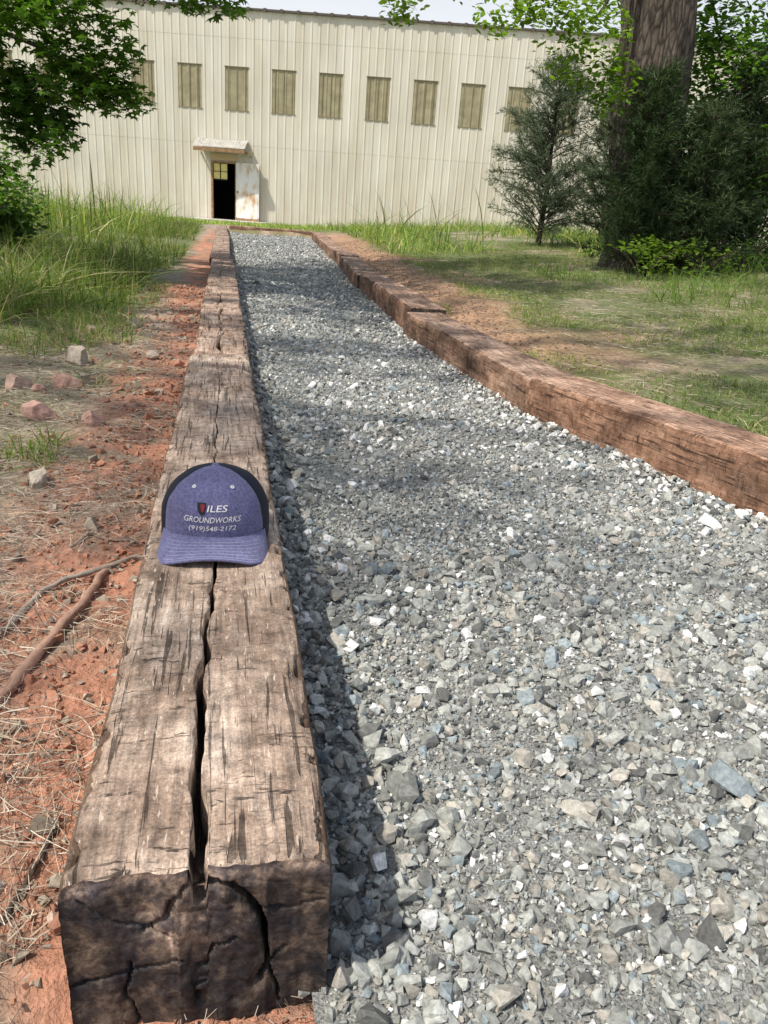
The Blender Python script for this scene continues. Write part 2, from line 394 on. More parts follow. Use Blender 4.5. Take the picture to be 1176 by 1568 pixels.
    yaw=math.atan2(-dx,dy);pitch=math.atan2(z1-z0,L)
    ob.rotation_euler=(Matrix.Rotation(yaw,3,'Z')@Matrix.Rotation(pitch,3,'X')).to_euler()
    return ob
cx=-.0215
tie('railroad_tie',(cx,.505),(cx-.002,3.10),.178,.132,3,hero=True,gap=.01,tint=(1.38,1.31,1.26))
LZ=[.122,.137,.14,.142,.14,.14,.14];x0=[-.03,-.028,-.04,-.045,-.05,-.06]
y=3.11
for i in range(6):
    tie('railroad_tie',(x0[i]+rng.uniform(-.012,.012),y),((x0[i]+x0[min(i+1,5)])/2+rng.uniform(-.012,.012),y+2.57),LZ[i]+rng.uniform(-.008,.008),LZ[i+1]-.004,20+i,cw=.020 if i==0 else .009,cy=(0,1.0 if i<2 else .7),gap=.015,w=.222+rng.uniform(-.008,.006),tint=(1.4,1.25,1.17) if i==0 else (1.25,1.12,1.05))
    y+=2.59
def rt(a,b,z0,z1,sd,tint=(1.25,1.04,.93)):
    a=np.array(a);b=np.array(b);d=(b-a)/np.linalg.norm(b-a);nrm=np.array([d[1],-d[0]])
    tie('railroad_tie',a+nrm*.112,b+nrm*.112,z0,z1,sd,cw=.007,cy=(0,.8),gap=.012,tint=tint)
rt((1.80,.16),(1.105,2.70),.166,.162,41,(1.45,1.15,1.0))
rt((1.115,2.675),(1.05,4.62),.150,.148,42,(1.3,1.1,1.0))
rt((1.09,4.63),(1.185,7.15),.170,.158,43,(1.35,1.1,.98))
rt((1.165,7.17),(1.35,9.7),.142,.15,44,(1.15,1.0,.92))
rt((1.37,9.72),(1.49,12.3),.162,.15,45)
rt((1.51,12.32),(1.65,14.9),.145,.15,46)
rt((1.67,14.92),(1.82,17.5),.158,.15,47)
tie('railroad_tie',(.12,18.75),(1.95,18.3),.14,.14,48,tint=(1.3,1.05,.95))
# ---------------------------------------------------------------- cap
def ztie(y):return .178+(.132-.178)*(y-.505)/2.6
cap=empty('baseball_cap',(-.018,1.245,ztie(1.2)+.002),math.radians(-3))
H_=.116;ca_,cb_=.090,.093;PE=3.3
def rfs(s):return (1-np.clip(s,0,1)**PE)**(1/2.2)
def crown(phi,s):
    s=np.clip(s,0,1);rf=rfs(s)
    x=ca_*np.sin(phi)*rf;front=np.cos(phi)
    y=-cb_*np.cos(phi)*rf
    z=H_*s*(1-.10*(1-front)/2*rf)+.004
    y=y-.005*np.clip(front,0,1)*np.sin(np.pi*s)
    return x,y,z
def fabric(name,c1,c2,sc=900):
    m,nt,b,o=newmat(name);oc=objc(nt)
    n=noise(nt,mapn(nt,oc,(1,1,.35)),900,2,.6);nb=noise(nt,mapn(nt,oc,(.35,1,1)),900,2,.6);n2=noise(nt,oc,40,3);n3=noise(nt,oc,230,3,.7)
    f=mix(nt,.5,mix(nt,.5,n,nb),n3);c=mix(nt,ramp(nt,f,[(.38,0.),(.62,1.)]),c1,c2)
    c=mix(nt,1,c,ramp(nt,n2,[(.3,.85),(.7,1.1)]),'MULTIPLY')
    nt.links.new(c,b.inputs['Base Color']);bump(nt,b,f,.5,.0008);b.inputs['Roughness'].default_value=.95
    b.inputs['Sheen Weight'].default_value=.15
    return m
M_fab=fabric('cap_fabric',(.065,.065,.155),(.185,.182,.335));M_brim=fabric('cap_brim_fabric',(.075,.076,.17),(.20,.198,.35))
M_mesh=plain('cap_mesh',(.012,.014,.028),.7)
M_thr=plain('white_thread',(.66,.66,.68),.7);M_stitch=plain('stitch_thread',(.36,.36,.44),.7);M_red=plain('red_thread',(.22,.02,.03),.7);M_blk=plain('black_thread',(.015,.015,.017),.7)
nph,nsn=121,44
phi=np.linspace(-np.pi,np.pi,nph);s=1-(1-np.linspace(0,1,nsn))**1.9
PH,SS=np.meshgrid(phi,s);X,Y,Z=crown(PH,SS)
wr=.0016*fbm(X*28,Z*28,Y*28,5,3)*sstep(1.,.85,SS);nrm=np.stack([X,Y,Z*.5],-1);nrm/=np.linalg.norm(nrm,axis=-1)[...,None]
seam=.0016*np.exp(-(PH/.022)**2)+.0016*np.exp(-((np.abs(PH)-1.12)/.03)**2)+.001*np.exp(-((np.abs(PH)-2.1)/.03)**2)
V=(np.stack([X,Y,Z],-1)+nrm*(wr-seam*sstep(1,.9,SS))[...,None]).reshape(-1,3)
F=gridF(nsn,nph);pc=PH.reshape(-1)[F].mean(1);A=Acc()
ffr=np.abs(pc)<1.10
A.add(V,F[ffr],(1,1,1),0,True);A.add(V,F[~ffr],(1,1,1),1,True)
A.build('crown',[M_fab,M_mesh],parent=cap)
def torus(c,n,R,r):
    n=np.array(n,float);n/=np.linalg.norm(n);u=np.cross(n,[0,0,1.]);u/=np.linalg.norm(u);v=np.cross(n,u)
    a=np.linspace(0,2*np.pi,17);P=np.array(c)+R*(np.cos(a)[:,None]*u+np.sin(a)[:,None]*v);return tube(P,np.full(17,r),6)
A=Acc()
for sp,ss_ in((-.5,.84),(.5,.84)):
    x,y_,z=crown(sp,ss_);nn=np.array([x,y_,z*.9]);nn/=np.linalg.norm(nn);c=np.array([x,y_,z])+nn*.001
    A.add(*torus(c,nn,.0022,.0014),(1,1,1),0,True)
A.build('eyelets',[M_thr],parent=cap)
A=Acc();th=np.linspace(0,np.pi/2,6);a=np.linspace(0,2*np.pi,17)
V=np.stack([.007*np.cos(th)[:,None]*np.cos(a),.007*np.cos(th)[:,None]*np.sin(a),H_+.0025+.004*np.sin(th)[:,None]+0*a],-1).reshape(-1,3)
A.add(V,gridF(6,17),(1,1,1),0,True);A.build('button',[M_fab],parent=cap)
def brimpt(u,v):
    ang=u*1.12
    xi=ca_*1.0*np.sin(ang);yi=-cb_*np.cos(ang)
    xo=.087*np.sign(u)*np.abs(np.sin(u*np.pi/2))**.8;yo=-(cb_*.80+.072*(1-np.abs(u)**3.2))
    x=xi*(1-v)+xo*v;y=yi*(1-v)+np.minimum(yo,yi)*v
    z=.026-.015*v-.020*(np.abs(x)/.088)**2.2*(.35+.65*v)
    return x,y,z
U,VV=np.meshgrid(np.linspace(-1,1,61),np.linspace(0,1,14));x,y_,z=brimpt(U,VV)
A=Acc();A.add(np.stack([x,y_,z+.002],-1).reshape(-1,3),gridF(14,61)[:,::-1],(1,1,1),0,True)
ob=A.build('brim',[M_brim],parent=cap)
sd=ob.modifiers.new('thick','SOLIDIFY');sd.thickness=.0035;sd.offset=0
A=Acc()
for v in(.28,.40,.52,.64,.76,.88,.96):
    u=np.linspace(-.93,.93,60);x,y_,z=brimpt(u,v*np.ones_like(u));A.add(*tube(np.stack([x,y_,z+.0039],1),np.full(60,.00032),4),(1,1,1),0,True)
A.build('brim_stitching',[M_stitch],parent=cap)
def maptext(txt,width,zc,xc,name,mat,hgt,off=.006):
    cu=bpy.data.curves.new(name,'FONT');cu.body=txt;cu.align_x='CENTER';cu.align_y='CENTER';cu.resolution_u=3;cu.offset=off
    o=bpy.data.objects.new(name,cu);COL.objects.link(o)
    bpy.context.view_layer.update()
    dg=bpy.context.evaluated_depsgraph_get();me=bpy.data.meshes.new_from_object(o.evaluated_get(dg))
    bpy.data.objects.remove(o)
    co=np.array([v.co[:] for v in me.vertices]);mn=co.min(0);mx=co.max(0);c=(mn+mx)/2
    tx=(co[:,0]-c[0])*width/(mx[0]-mn[0])+xc;ty=(co[:,1]-c[1])*hgt/(mx[1]-mn[1])+zc
    tx=tx+.2*(ty-zc)
    s=(ty-.004)/H_;rf=rfs(s);ph_=np.arcsin(np.clip(tx/(ca_*rf),-.99,.99))
    x,y,z=crown(ph_,s);n=np.stack([x,y,0*z],1);n/=np.linalg.norm(n,axis=1)[:,None]
    P=np.stack([x,y,z],1)+n*.0022
    me.vertices.foreach_set('co',P.astype(np.float32).ravel());me.materials.append(mat);me.update()
    ob=bpy.data.objects.new(name,me);COL.objects.link(ob);ob.parent=cap
maptext('ILES',.030,.076,.008,'lettering_top',M_thr,.0095)
maptext('GROUNDWORKS',.086,.059,.0,'lettering_middle',M_thr,.0090)
maptext('(919)548-2172',.072,.044,.0,'lettering_bottom',M_thr,.0100)
A=Acc()
def patch(xa,xb,za,zb,off,mi,shield=True):
    n=9;Xg,Zg=np.meshgrid(np.linspace(xa,xb,n),np.linspace(za,zb,n))
    if shield:
        mid=(xa+xb)/2;k=.35+.65*np.sqrt(np.clip((Zg-za)/(zb-za)*1.6,0,1));Xg=mid+(Xg-mid)*k
    s=(Zg-.004)/H_;rf=rfs(s);p=np.arcsin(Xg/(ca_*rf));x,y,z=crown(p,s);n_=np.stack([x,y,0*z],-1);n_/=np.linalg.norm(n_,axis=-1)[...,None]
    A.add((np.stack([x,y,z],-1)+n_*off).reshape(-1,3),gridF(n,n),(1,1,1),mi)
patch(-.023,-.010,.067,.084,.0020,0);patch(-.0175,-.0115,.071,.082,.0028,1)
A.build('badge',[M_blk,M_red],parent=cap)
# ---------------------------------------------------------------- left verge
A=Acc()
def lz(X,Y):return gh(X,Y)
n=6500;Y=.3+rng.uniform(0,1,n)**1.5*6;X=-.15-np.abs(rng.normal(0,.22,n))*(1+Y*.10);s=.004*np.exp(rng.normal(0,.5,n))*(1+Y*.12)
c=np.where((rng.uniform(0,1,n)<.65)[:,None],clay*rng.uniform(.6,1.1,(n,1)),pale*rng.uniform(.5,1.0,(n,1)))
scatter(A,sm,np.stack([X,Y,lz(X,Y)+s*.2],1),s[:,None]*2.0*np.ones((n,3)),rotm(n),c)
n=900;Y=rng.uniform(.35,.5,n);X=rng.uniform(-.4,.1,n);s=rng.uniform(.003,.01,n)
scatter(A,sm,np.stack([X,Y,lz(X,Y)+s*.2],1),s[:,None]*np.ones((n,3)),rotm(n),clay*rng.uniform(.5,1.1,(n,1)))
n=3000;Y=rng.uniform(3.0,14,n);X=xr(Y)+.25+np.abs(rng.normal(0,.3,n));s=rng.uniform(.006,.022,n)
scatter(A,sm,np.stack([X,Y,lz(X,Y)+s*.1],1),s[:,None]*np.ones((n,3)),rotm(n),dirt*rng.uniform(.5,1.1,(n,1)))
A.build('clay_clods',[M_clod])
def strawset(name,n,fx,L0,L1,w,cols,up=.12,seg=3):
    A=Acc();X,Y=fx(n);n=len(X);a=rng.uniform(0,2*np.pi,n)
    d=np.stack([np.cos(a),np.sin(a),rng.uniform(-.02,up,n)],1);L=rng.uniform(L0,L1,n)
    b=np.stack([rng.normal(0,.35,n),rng.normal(0,.35,n),-rng.uniform(0,up,n)],1)
    cc=cols[rng.integers(0,len(cols),n)]*rng.uniform(.65,1.15,(n,1))
    strands(A,np.stack([X,Y,lz(X,Y)+rng.uniform(.004,.014,n)],1),d,L,rng.uniform(.5,1.4,n)*w,b,cc,0,seg)
    return A.build(name,[M_straw])
tan=np.array([[.55,.46,.34],[.46,.38,.29],[.36,.30,.24],[.25,.2,.16],[.60,.54,.44]])
def f1(n):
    Y=.35+rng.uniform(0,1,n)**1.2*3.8;X=-.16-rng.uniform(0,1,n)**.9*(.25+Y*.36)
    k=fbm(X*5,Y*5,0,61,3)+.7*sstep(.22,.5,-X)+.5*sstep(1.2,2.2,Y)*sstep(.3,.5,-X)>.0;return X[k],Y[k]
strawset('straw_litter',30000,f1,.015,.075,.0013,tan)
def f1b(n):
    X=rng.uniform(-.5,.09,n);Y=rng.uniform(.36,.50,n);return X,Y
strawset('straw_litter',600,f1b,.015,.06,.0008,tan,.3)
def f2(n):
    Y=rng.uniform(1.6,9,n);X=xr(Y)+.26+rng.uniform(0,1,n)**.8*(1+Y*.45);return X,Y
strawset('straw_litter',14000,f2,.03,.10,.0026,tan*.9,.2,2)
def root(name,P,R,c):
    A=Acc();p=spline(P,40);p[:,2]=gh(p[:,0],p[:,1])+R*.45+p[:,2];p[:,:2]+=.003*np.stack([vn(np.arange(40)*.5,1),vn(np.arange(40)*.5,4)],1)
    r=R*np.linspace(1.1,.6,40)*(1+.15*vn(np.arange(40)*.7,9));A.add(*tube(p,r,12,.15,3),c,0,True);return A.build(name,[M_clod])
root('tree_root',[(-.37,.86,0),(-.307,.965,0),(-.277,1.06,.004),(-.24,1.2,.006),(-.222,1.32,.004),(-.20,1.36,-.01)],.0095,(.34,.21,.155))
root('tree_root',[(-.42,1.02,0),(-.349,1.133,0),(-.31,1.25,.006),(-.25,1.31,.01),(-.18,1.376,.008),(-.14,1.39,-.004)],.0055,(.31,.26,.22))
root('tree_root',[(-.30,1.45,0),(-.27,1.52,.006),(-.24,1.50,.002),(-.16,1.48,0)],.004,(.3,.22,.17))
root('twig',[(-.22,.60,.0),(-.2,.66,.004),(-.19,.72,0)],.003,(.08,.06,.05))
for (x,y,s,c) in [(-.53,2.74,.10,(.42,.26,.20)),(-.69,2.72,.10,(.42,.29,.23)),(-.60,2.66,.05,(.40,.24,.19)),(-.55,2.40,.10,(.42,.26,.21)),(-.377,2.29,.062,(.40,.25,.20)),(-.58,3.25,.11,(.36,.31,.25)),(-.43,1.81,.065,(.42,.37,.30)),(-.30,3.35,.06,(.4,.33,.26)),(-.46,4.1,.09,(.38,.3,.23)),(-.235,.64,.022,(.45,.4,.34)),(-.62,3.9,.07,(.35,.28,.22)),(-.8,2.2,.05,(.4,.28,.22)),(-.17,.60,.018,(.5,.38,.3))]:
    sdv=int(abs(x)*9770)%97;hv,hf=hull(22,300+sdv,1.0)
    bm=bmesh.new();vv=[bm.verts.new(q) for q in hv];[bm.faces.new([vv[i] for i in f]) for f in hf]
    bmesh.ops.subdivide_edges(bm,edges=bm.edges[:],cuts=3,use_grid_fill=True);bmesh.ops.triangulate(bm,faces=bm.faces[:]);bm.verts.index_update()
    P=np.array([v.co[:] for v in bm.verts]);F=np.array([[v.index for v in f.verts] for f in bm.faces]);bm.free()
    P*=(1+.10*fbm(P[:,0]*7,P[:,1]*7,P[:,2]*7,sdv,4))[:,None];P*=s*1.15
    A=Acc();A.add(P,F,c,0,False);A.build('rock',[M_clod],loc=(x,y,float(gh(x,y))+s*.15),rotz=sdv)
# ---------------------------------------------------------------- grass
def grass(name,X,Y,h0,h1,w,cols,lean=.35,seg=3,mat=M_grass):
    n=len(X);A=Acc();a=rng.uniform(0,2*np.pi,n);l=np.abs(rng.normal(0,lean,n))
    d=np.stack([np.cos(a)*l*.5,np.sin(a)*l*.5,np.ones(n)],1);b=np.stack([np.cos(a)*l,np.sin(a)*l,-l*.45],1)
    c=cols[rng.integers(0,len(cols),n)]*rng.uniform(.6,1.3,(n,1))
    patchy=1+.25*fbm(X*1.2,Y*1.2,0,131,3);hh=rng.uniform(h0,h1,n)*np.clip(1+.5*fbm(X*1.7,Y*1.7,0,133,2),.4,1.6)
    c=c*patchy[:,None]
    strands(A,np.stack([X,Y,lz(X,Y)-.005],1),d,hh,w*rng.uniform(.6,1.4,n),b,c,0,seg)
    return A.build(name,[mat])
gr=np.array([[.11,.19,.033],[.155,.235,.048],[.085,.145,.03],[.23,.27,.075],[.32,.30,.14]])
dry=np.array([[.12,.215,.04],[.14,.235,.045],[.34,.32,.15],[.17,.25,.055],[.42,.37,.23]])
n=90000;Y=1.7+rng.uniform(0,1,n)**1.2*11;X=xr(Y)+.22+rng.uniform(0,1,n)*(1.2+Y*.55)
k=(fbm(X*1.6,Y*1.6,0,71,3)>-.6+ 1.4*sstep(.75,.3,X-xr(Y)-.12)*sstep(2.8,3.8,Y)+.4*sstep(4,7,X)*sstep(9,6,Y));grass('grass',X[k],Y[k],.02,.065,.0038,dry,1.0,2)
n=3000;Y=4.5+rng.uniform(0,1,n)*3;X=2.9+rng.uniform(0,1,n)*3.2;k=fbm(X*2,Y*2,0,73,2)>.1;grass('grass',X[k],Y[k],.08,.2,.006,dry[[0,1,3]],.6,3)
n=22000;Y=1.9+rng.uniform(0,1,n)*4.2;X=-.42-rng.uniform(0,1,n)*(Y*.48);k=fbm(X*2.5,Y*2.5,0,72,3)>.15-.45*sstep(2.3,4.3,Y);grass('grass',X[k],Y[k],.02,.11,.004,dry,.8,2)
n=26000;Y=4.2+rng.uniform(0,1,n)**1.1*16;X=-.55-.12*vn(Y,2)-rng.uniform(0,1,n)**1.1*(1.0+Y*.33);k=fbm(X*1.5,Y*1.2,0,77,2)>-.35;grass('grass',X[k],Y[k],.06,.27,.008,gr,.7,3)
n=5500;Y=9+rng.uniform(0,1,n)*14;X=-1.2-rng.uniform(0,1,n)**.8*7;k=fbm(X*.9,Y*.6,0,79,2)>-.2;grass('tall_weeds',X[k],Y[k],.25,.75,.014,gr*1.4,.5,3)
n=4000;Y=rng.uniform(3.6,6.5,n);X=-1.0-rng.uniform(0,1,n)*1.3;grass('tall_weeds',X,Y,.12,.36,.006,dry,.7,3)
n=15000;Y=9+rng.uniform(0,1,n)*16;X=xr(Y)+.7+rng.uniform(0,1,n)*6;k=fbm(X*.8,Y*.8,0,75,3)>-.1;grass('tall_weeds',X[k],Y[k],.08,.34,.013,gr*1.5,.6,3)
n=26000;Y=18.8+rng.uniform(0,1,n)*12.5;X=-8+rng.uniform(0,1,n)*18;k=~((np.abs(X+.2)<1.0)&(Y<24));grass('grass',X[k],Y[k],.05,.16,.02,gr*1.9,.6,2)
X=np.concatenate([rng.uniform(-4.5,-1.6,70),rng.uniform(2.6,4.6,40)]);Y=np.concatenate([rng.uniform(11,18,70),rng.uniform(13,19,40)])
grass('weed_stalks',X,Y,.5,1.05,.02,np.array([[.26,.26,.1],[.14,.2,.05]]),.35,4)
# ---------------------------------------------------------------- trees
star=[];K=10
for i in range(K):
    a=2*np.pi*i/K;r=.5 if i%2==0 else .22
    star.append((r*math.cos(a),r*math.sin(a),-.10 if i%2==0 else .0))
star=(np.array(star+[(0,0,.03)]),np.array([(i,(i+1)%K,K) for i in range(K)]))
oval=(np.array([(-.5,0,0),(-.15,.24,.04),(.25,.18,.02),(.5,0,-.08),(.25,-.18,.02),(-.15,-.24,.04)]),np.array([(0,1,5),(1,2,5),(2,4,5),(2,3,4)]))
def leaves(A,cl,proto,mi=1,lift=0,tilt=.75):
    for (cxx,cyy,czz,rx,ry,rz,n,size,col) in cl:
        n=int(n);u=rng.normal(size=(n,3));u/=np.linalg.norm(u,axis=1)[:,None];u*=rng.uniform(0,1,(n,1))**.45
        P=u*np.array([rx,ry,rz])+np.array([cxx,cyy,czz])
        g=fbm(P[:,0]*2.2,P[:,1]*2.2,P[:,2]*3.2,88,3);P=P[g>-.22];m=len(P)
        if m==0:continue
        sh=rng.uniform(.55,1.35,(m,1));c=np.array(col)*sh*np.array([1,1,1])
        s=size*rng.uniform(.65,1.25,m)
        scatter(A,[proto],P,s[:,None]*np.ones((m,3)),rotm(m,tilt),c,mi)
def limb(A,P,r0,r1,c=(.11,.085,.065),n=8):
    p=spline(P,max(8,len(P)*5));p+=.02*r0/.05*np.stack([vn(np.arange(len(p))*.6,i) for i in(1,2,3)],1)
    A.add(*tube(p,np.linspace(r0,r1,len(p)),n,.2,5),c,0,True)
def barkmat():
    m,nt,b,o=newmat('bark');oc=objc(nt);v=nd(nt,'ShaderNodeTexVoronoi',{'Vector':mapn(nt,oc,(1,1,.22)),'Scale':22,'Randomness':1},feature='DISTANCE_TO_EDGE').outputs[0]
    n=noise(nt,mapn(nt,oc,(1,1,.3)),30,6,.65)
    c=mix(nt,1,attr(nt),ramp(nt,v,[(0,.35),(.18,1.1),(.5,1.5)]),'MULTIPLY');c=mix(nt,1,c,ramp(nt,n,[(.3,.6),(.7,1.35)]),'MULTIPLY')
    nt.links.new(c,b.inputs['Base Color']);bump(nt,b,mix(nt,.5,v,n),1,.04);return m
M_bark=barkmat()
G1=(.095,.18,.03);G2=(.06,.12,.024);G3=(.18,.28,.045);G0=(.035,.07,.018)
A=Acc();tx,ty=-2.32,7.8
limb(A,[(tx,ty,-.1),(tx+.03,ty,1.5),(tx-.05,ty,3.5),(tx,ty+.1,6)],.16,.07,n=14)
cl=[(-1.15,6.4,1.62,.62,.6,.42,1800,.095,G1),(-1.6,6.5,1.15,.48,.5,.45,1300,.095,G2),(-.74,6.3,1.30,.28,.3,.13,230,.085,G1),(-.95,6.3,1.40,.36,.3,.2,460,.085,G1),
    (-.06,6.15,1.95,.36,.3,.14,360,.085,G1),(-.6,6.3,2.05,.55,.4,.26,900,.09,G1),(-1.7,6.7,2.1,.8,.8,.4,1700,.10,G2),(-1.75,6.3,.75,.42,.4,.36,1000,.10,G2),(-1.25,6.3,.98,.24,.3,.16,200,.085,G1),
    (-1.75,6.2,.4,.42,.4,.28,700,.09,G2),(-1.45,6.9,1.3,.5,.4,.4,900,.10,G0),(-1.0,6.9,2.7,1.0,1.0,.5,1100,.12,G1)]
leaves(A,cl,star)
for e in [(-1.15,6.4,1.62),(-1.55,6.5,1.15),(-.6,6.25,1.25),(-.1,6.12,1.95),(-1.7,6.3,.8),(-1.0,6.9,2.7)]:
    limb(A,[(tx,ty,min(e[2]+.6,3.2)),((tx+e[0])/2,(ty+e[1])/2,e[2]+.45),e],.03,.006,n=6)
crown_=[]
for i in range(26):
    a=rng.uniform(0,6.28);r=rng.uniform(.4,2.6);c=(tx+.4+r*math.cos(a),ty-1.2+r*math.sin(a)*1.25,rng.uniform(3.3,6.6))
    crown_.append((c[0],c[1],c[2],.75,.8,.5,190,.15,G1 if i%2 else G2))
    limb(A,[(tx,ty,c[2]-.9),((tx+c[0])/2,(ty+c[1])/2,c[2]-.2),c],.04,.01,n=5)
leaves(A,crown_,oval)
A.build('sweetgum_tree',[M_bark,M_leaf])
# unseen tree left of the frame, added to dapple path and lawn with shade
A=Acc();tx,ty=-5.2,3.0
limb(A,[(tx,ty,-.1),(tx+.1,ty,2),(tx,ty+.1,4.5),(tx+.3,ty,8)],.26,.10,n=12);crown_=[]
for i in range(26):
    c=(rng.uniform(-6.5,.2),rng.uniform(-2.2,5.6),rng.uniform(5.4,8.2))
    crown_.append((c[0],c[1],c[2],.75,.75,.4,120,.14,G1))
    if i%2==0:limb(A,[(tx+.1,ty,c[2]-1.6),((tx+c[0])/2,(ty+c[1])/2,c[2]-.3),c],.05,.01,n=5)
leaves(A,crown_,oval);A.build('added_shade_tree',[M_bark,M_leaf])
A=Acc();tx,ty=4.2,7.95
p=spline([(4.36,ty,.0),(4.30,ty,.6),(4.06,ty,2.5),(3.85,ty,5),(3.8,ty,8)],60);r=np.interp(p[:,2],[0,.5,2.5,8],[.50,.37,.34,.2])
A.add(*tube(p,r,48,.12,5),(.11,.088,.072),0,True)
cl=[(1.36,6.9,2.17,.22,.2,.16,190,.065,G3),(2.6,7.5,2.36,.5,.4,.32,950,.075,G3),(3.2,7.6,2.25,.45,.4,.42,1200,.075,G3),(3.5,7.5,1.9,.28,.3,.28,360,.07,G3),(1.9,7.2,2.50,.6,.4,.18,260,.075,G3),(3.3,7.3,1.75,.3,.3,.15,160,.07,G1),
    (5.1,8.6,2.5,.9,.7,.6,2600,.09,G1),(5.2,8.3,1.5,.75,.6,.7,2600,.09,G2),(5.3,9.0,1.3,1.0,.3,.9,1800,.11,G0),(4.2,8.6,2.9,.9,.5,.4,600,.10,G1),(4.9,7.6,2.3,.4,.3,.4,420,.08,G1)]
leaves(A,cl,oval)
for e in[(1.4,6.9,2.32),(2.6,7.5,2.5),(3.3,7.7,2.4),(5.3,8.8,2.6)]:limb(A,[(tx,ty,3.6),((tx+e[0])/2,(ty+e[1])/2,3.1),e],.05,.006,n=6)
crown_=[]
for i in range(26):
    a=rng.uniform(0,6.28);r=rng.uniform(.6,3.4);c=(tx+.3+r*math.cos(a),ty+.8+r*math.sin(a),rng.uniform(4.3,8.5))
    crown_.append((c[0],c[1],c[2],.85,.85,.55,160,.16,G1 if i%2 else G2));limb(A,[(tx,ty,c[2]-1.2),((tx+c[0])/2,(ty+c[1])/2,c[2]-.3),c],.06,.012,n=5)
leaves(A,crown_,oval);A.build('oak_tree',[M_bark,M_leaf])
def conifer(name,x,y,H,R,nb,c,dens=1.0,low=.08,dr=.12):
    z0=float(gh(x,y));A=Acc();limb(A,[(x,y,z0-.1),(x+.03,y,z0+H*.5),(x,y,z0+H*.95)],.05,.008,n=8)
    for i in range(nb):
        f=low+(1-low)*((i+rng.uniform())/nb);a=rng.uniform(0,6.28);L=R*(1-f)**.6*rng.uniform(.55,1.2)+.10
        el=rng.uniform(.15,1.0);P0=np.array([x,y,z0+H*f*.93]);dd=np.array([math.cos(a)*math.cos(el),math.sin(a)*math.cos(el),math.sin(el)])
        pts=np.array([P0,P0+dd*L*.5,P0+dd*L+np.array([0,0,-dr*L])]);limb(A,pts,.010,.003,(.10,.075,.06),4)
        m=int(L*42*dens)+6;t=rng.uniform(.15,1.05,m);base=P0+dd*(L*t)[:,None]+rng.normal(0,.02,(m,3));base[:,2]-=dr*L*t*t
        sd_=dd[None]*.7+rng.normal(0,.55,(m,3));sd_/=np.linalg.norm(sd_,axis=1)[:,None];sl=rng.uniform(.06,.24,m)*(1.1-.5*t)
        k=11;tt=rng.uniform(0,1,(m,k,1));B=base[:,None]+sd_[:,None]*sl[:,None,None]*tt
        D=sd_[:,None]+rng.normal(0,.5,(m,k,3));D/=np.linalg.norm(D,axis=-1)[...,None]
        B=B.reshape(-1,3);D=D.reshape(-1,3);q=len(B)
        strands(A,B,D,rng.uniform(.03,.075,q),np.full(q,.008),np.zeros((q,3)),np.array(c)*rng.uniform(.6,1.4,(q,1)),1,1)
    return A.build(name,[M_bark,M_needle])
conifer('cedar_tree',4.85,12.2,2.75,1.15,150,(.13,.17,.105),1.0,.05)
conifer('cedar_tree',5.6,11.6,2.7,1.05,130,(.115,.155,.09),1.0,.05)
conifer('cedar_tree',3.88,7.35,1.85,.50,120,(.05,.085,.03),1.4,.02)
conifer('cedar_tree',4.4,7.2,1.5,.48,100,(.05,.08,.03),1.3,.02)
conifer('cedar_tree',4.9,7.6,1.9,.6,110,(.04,.07,.026),1.3,.02)
conifer('cedar_tree',5.6,8.0,2.3,.9,90,(.04,.068,.026),1.1,.02)
def shrub(name,x,y,r,h,n,size,c,mat=M_leaf):
    A=Acc();z0=float(gh(x,y))
    for i in range(9):
        a=rng.uniform(0,6.28);e=(x+r*.7*math.cos(a),y+r*.7*math.sin(a),z0+h*rng.uniform(.5,.95));limb(A,[(x,y,z0-.02),((x+e[0])/2,(y+e[1])/2,z0+h*.5),e],.01,.003,n=4)
    cl=[(x+r*.6*math.cos(a),y+r*.6*math.sin(a),z0+h*q,r*.45,r*.45,h*.28,n/8,size,c) for a,q in zip(rng.uniform(0,6.28,8),rng.uniform(.25,.8,8))]
    leaves(A,cl,oval);return A.build(name,[M_bark,mat])
shrub('shrub',5.35,7.7,.8,1.5,1900,.07,G2);shrub('shrub',3.75,6.8,.45,.36,620,.055,G3);shrub('shrub',4.3,6.75,.4,.34,500,.055,G3);shrub('shrub',4.9,7.0,.5,.5,700,.06,G2);shrub('shrub',6.2,8.6,1.0,2.0,2200,.08,G2)
shrub('shrub',-1.7,6.1,.45,.7,900,.08,G2);shrub('shrub',-2.0,5.2,.4,.5,600,.06,G2);shrub('shrub',-2.7,9.5,.8,1.0,1200,.09,G1);shrub('shrub',6.8,11.5,1.0,2.2,1800,.09,G2)
shrub('shrub',-4.6,13,1.2,1.7,2200,.1,G1);shrub('shrub',8.2,13.5,1.4,2.4,2200,.1,G2);shrub('shrub',-3.2,10.8,.9,1.5,1500,.1,G2)
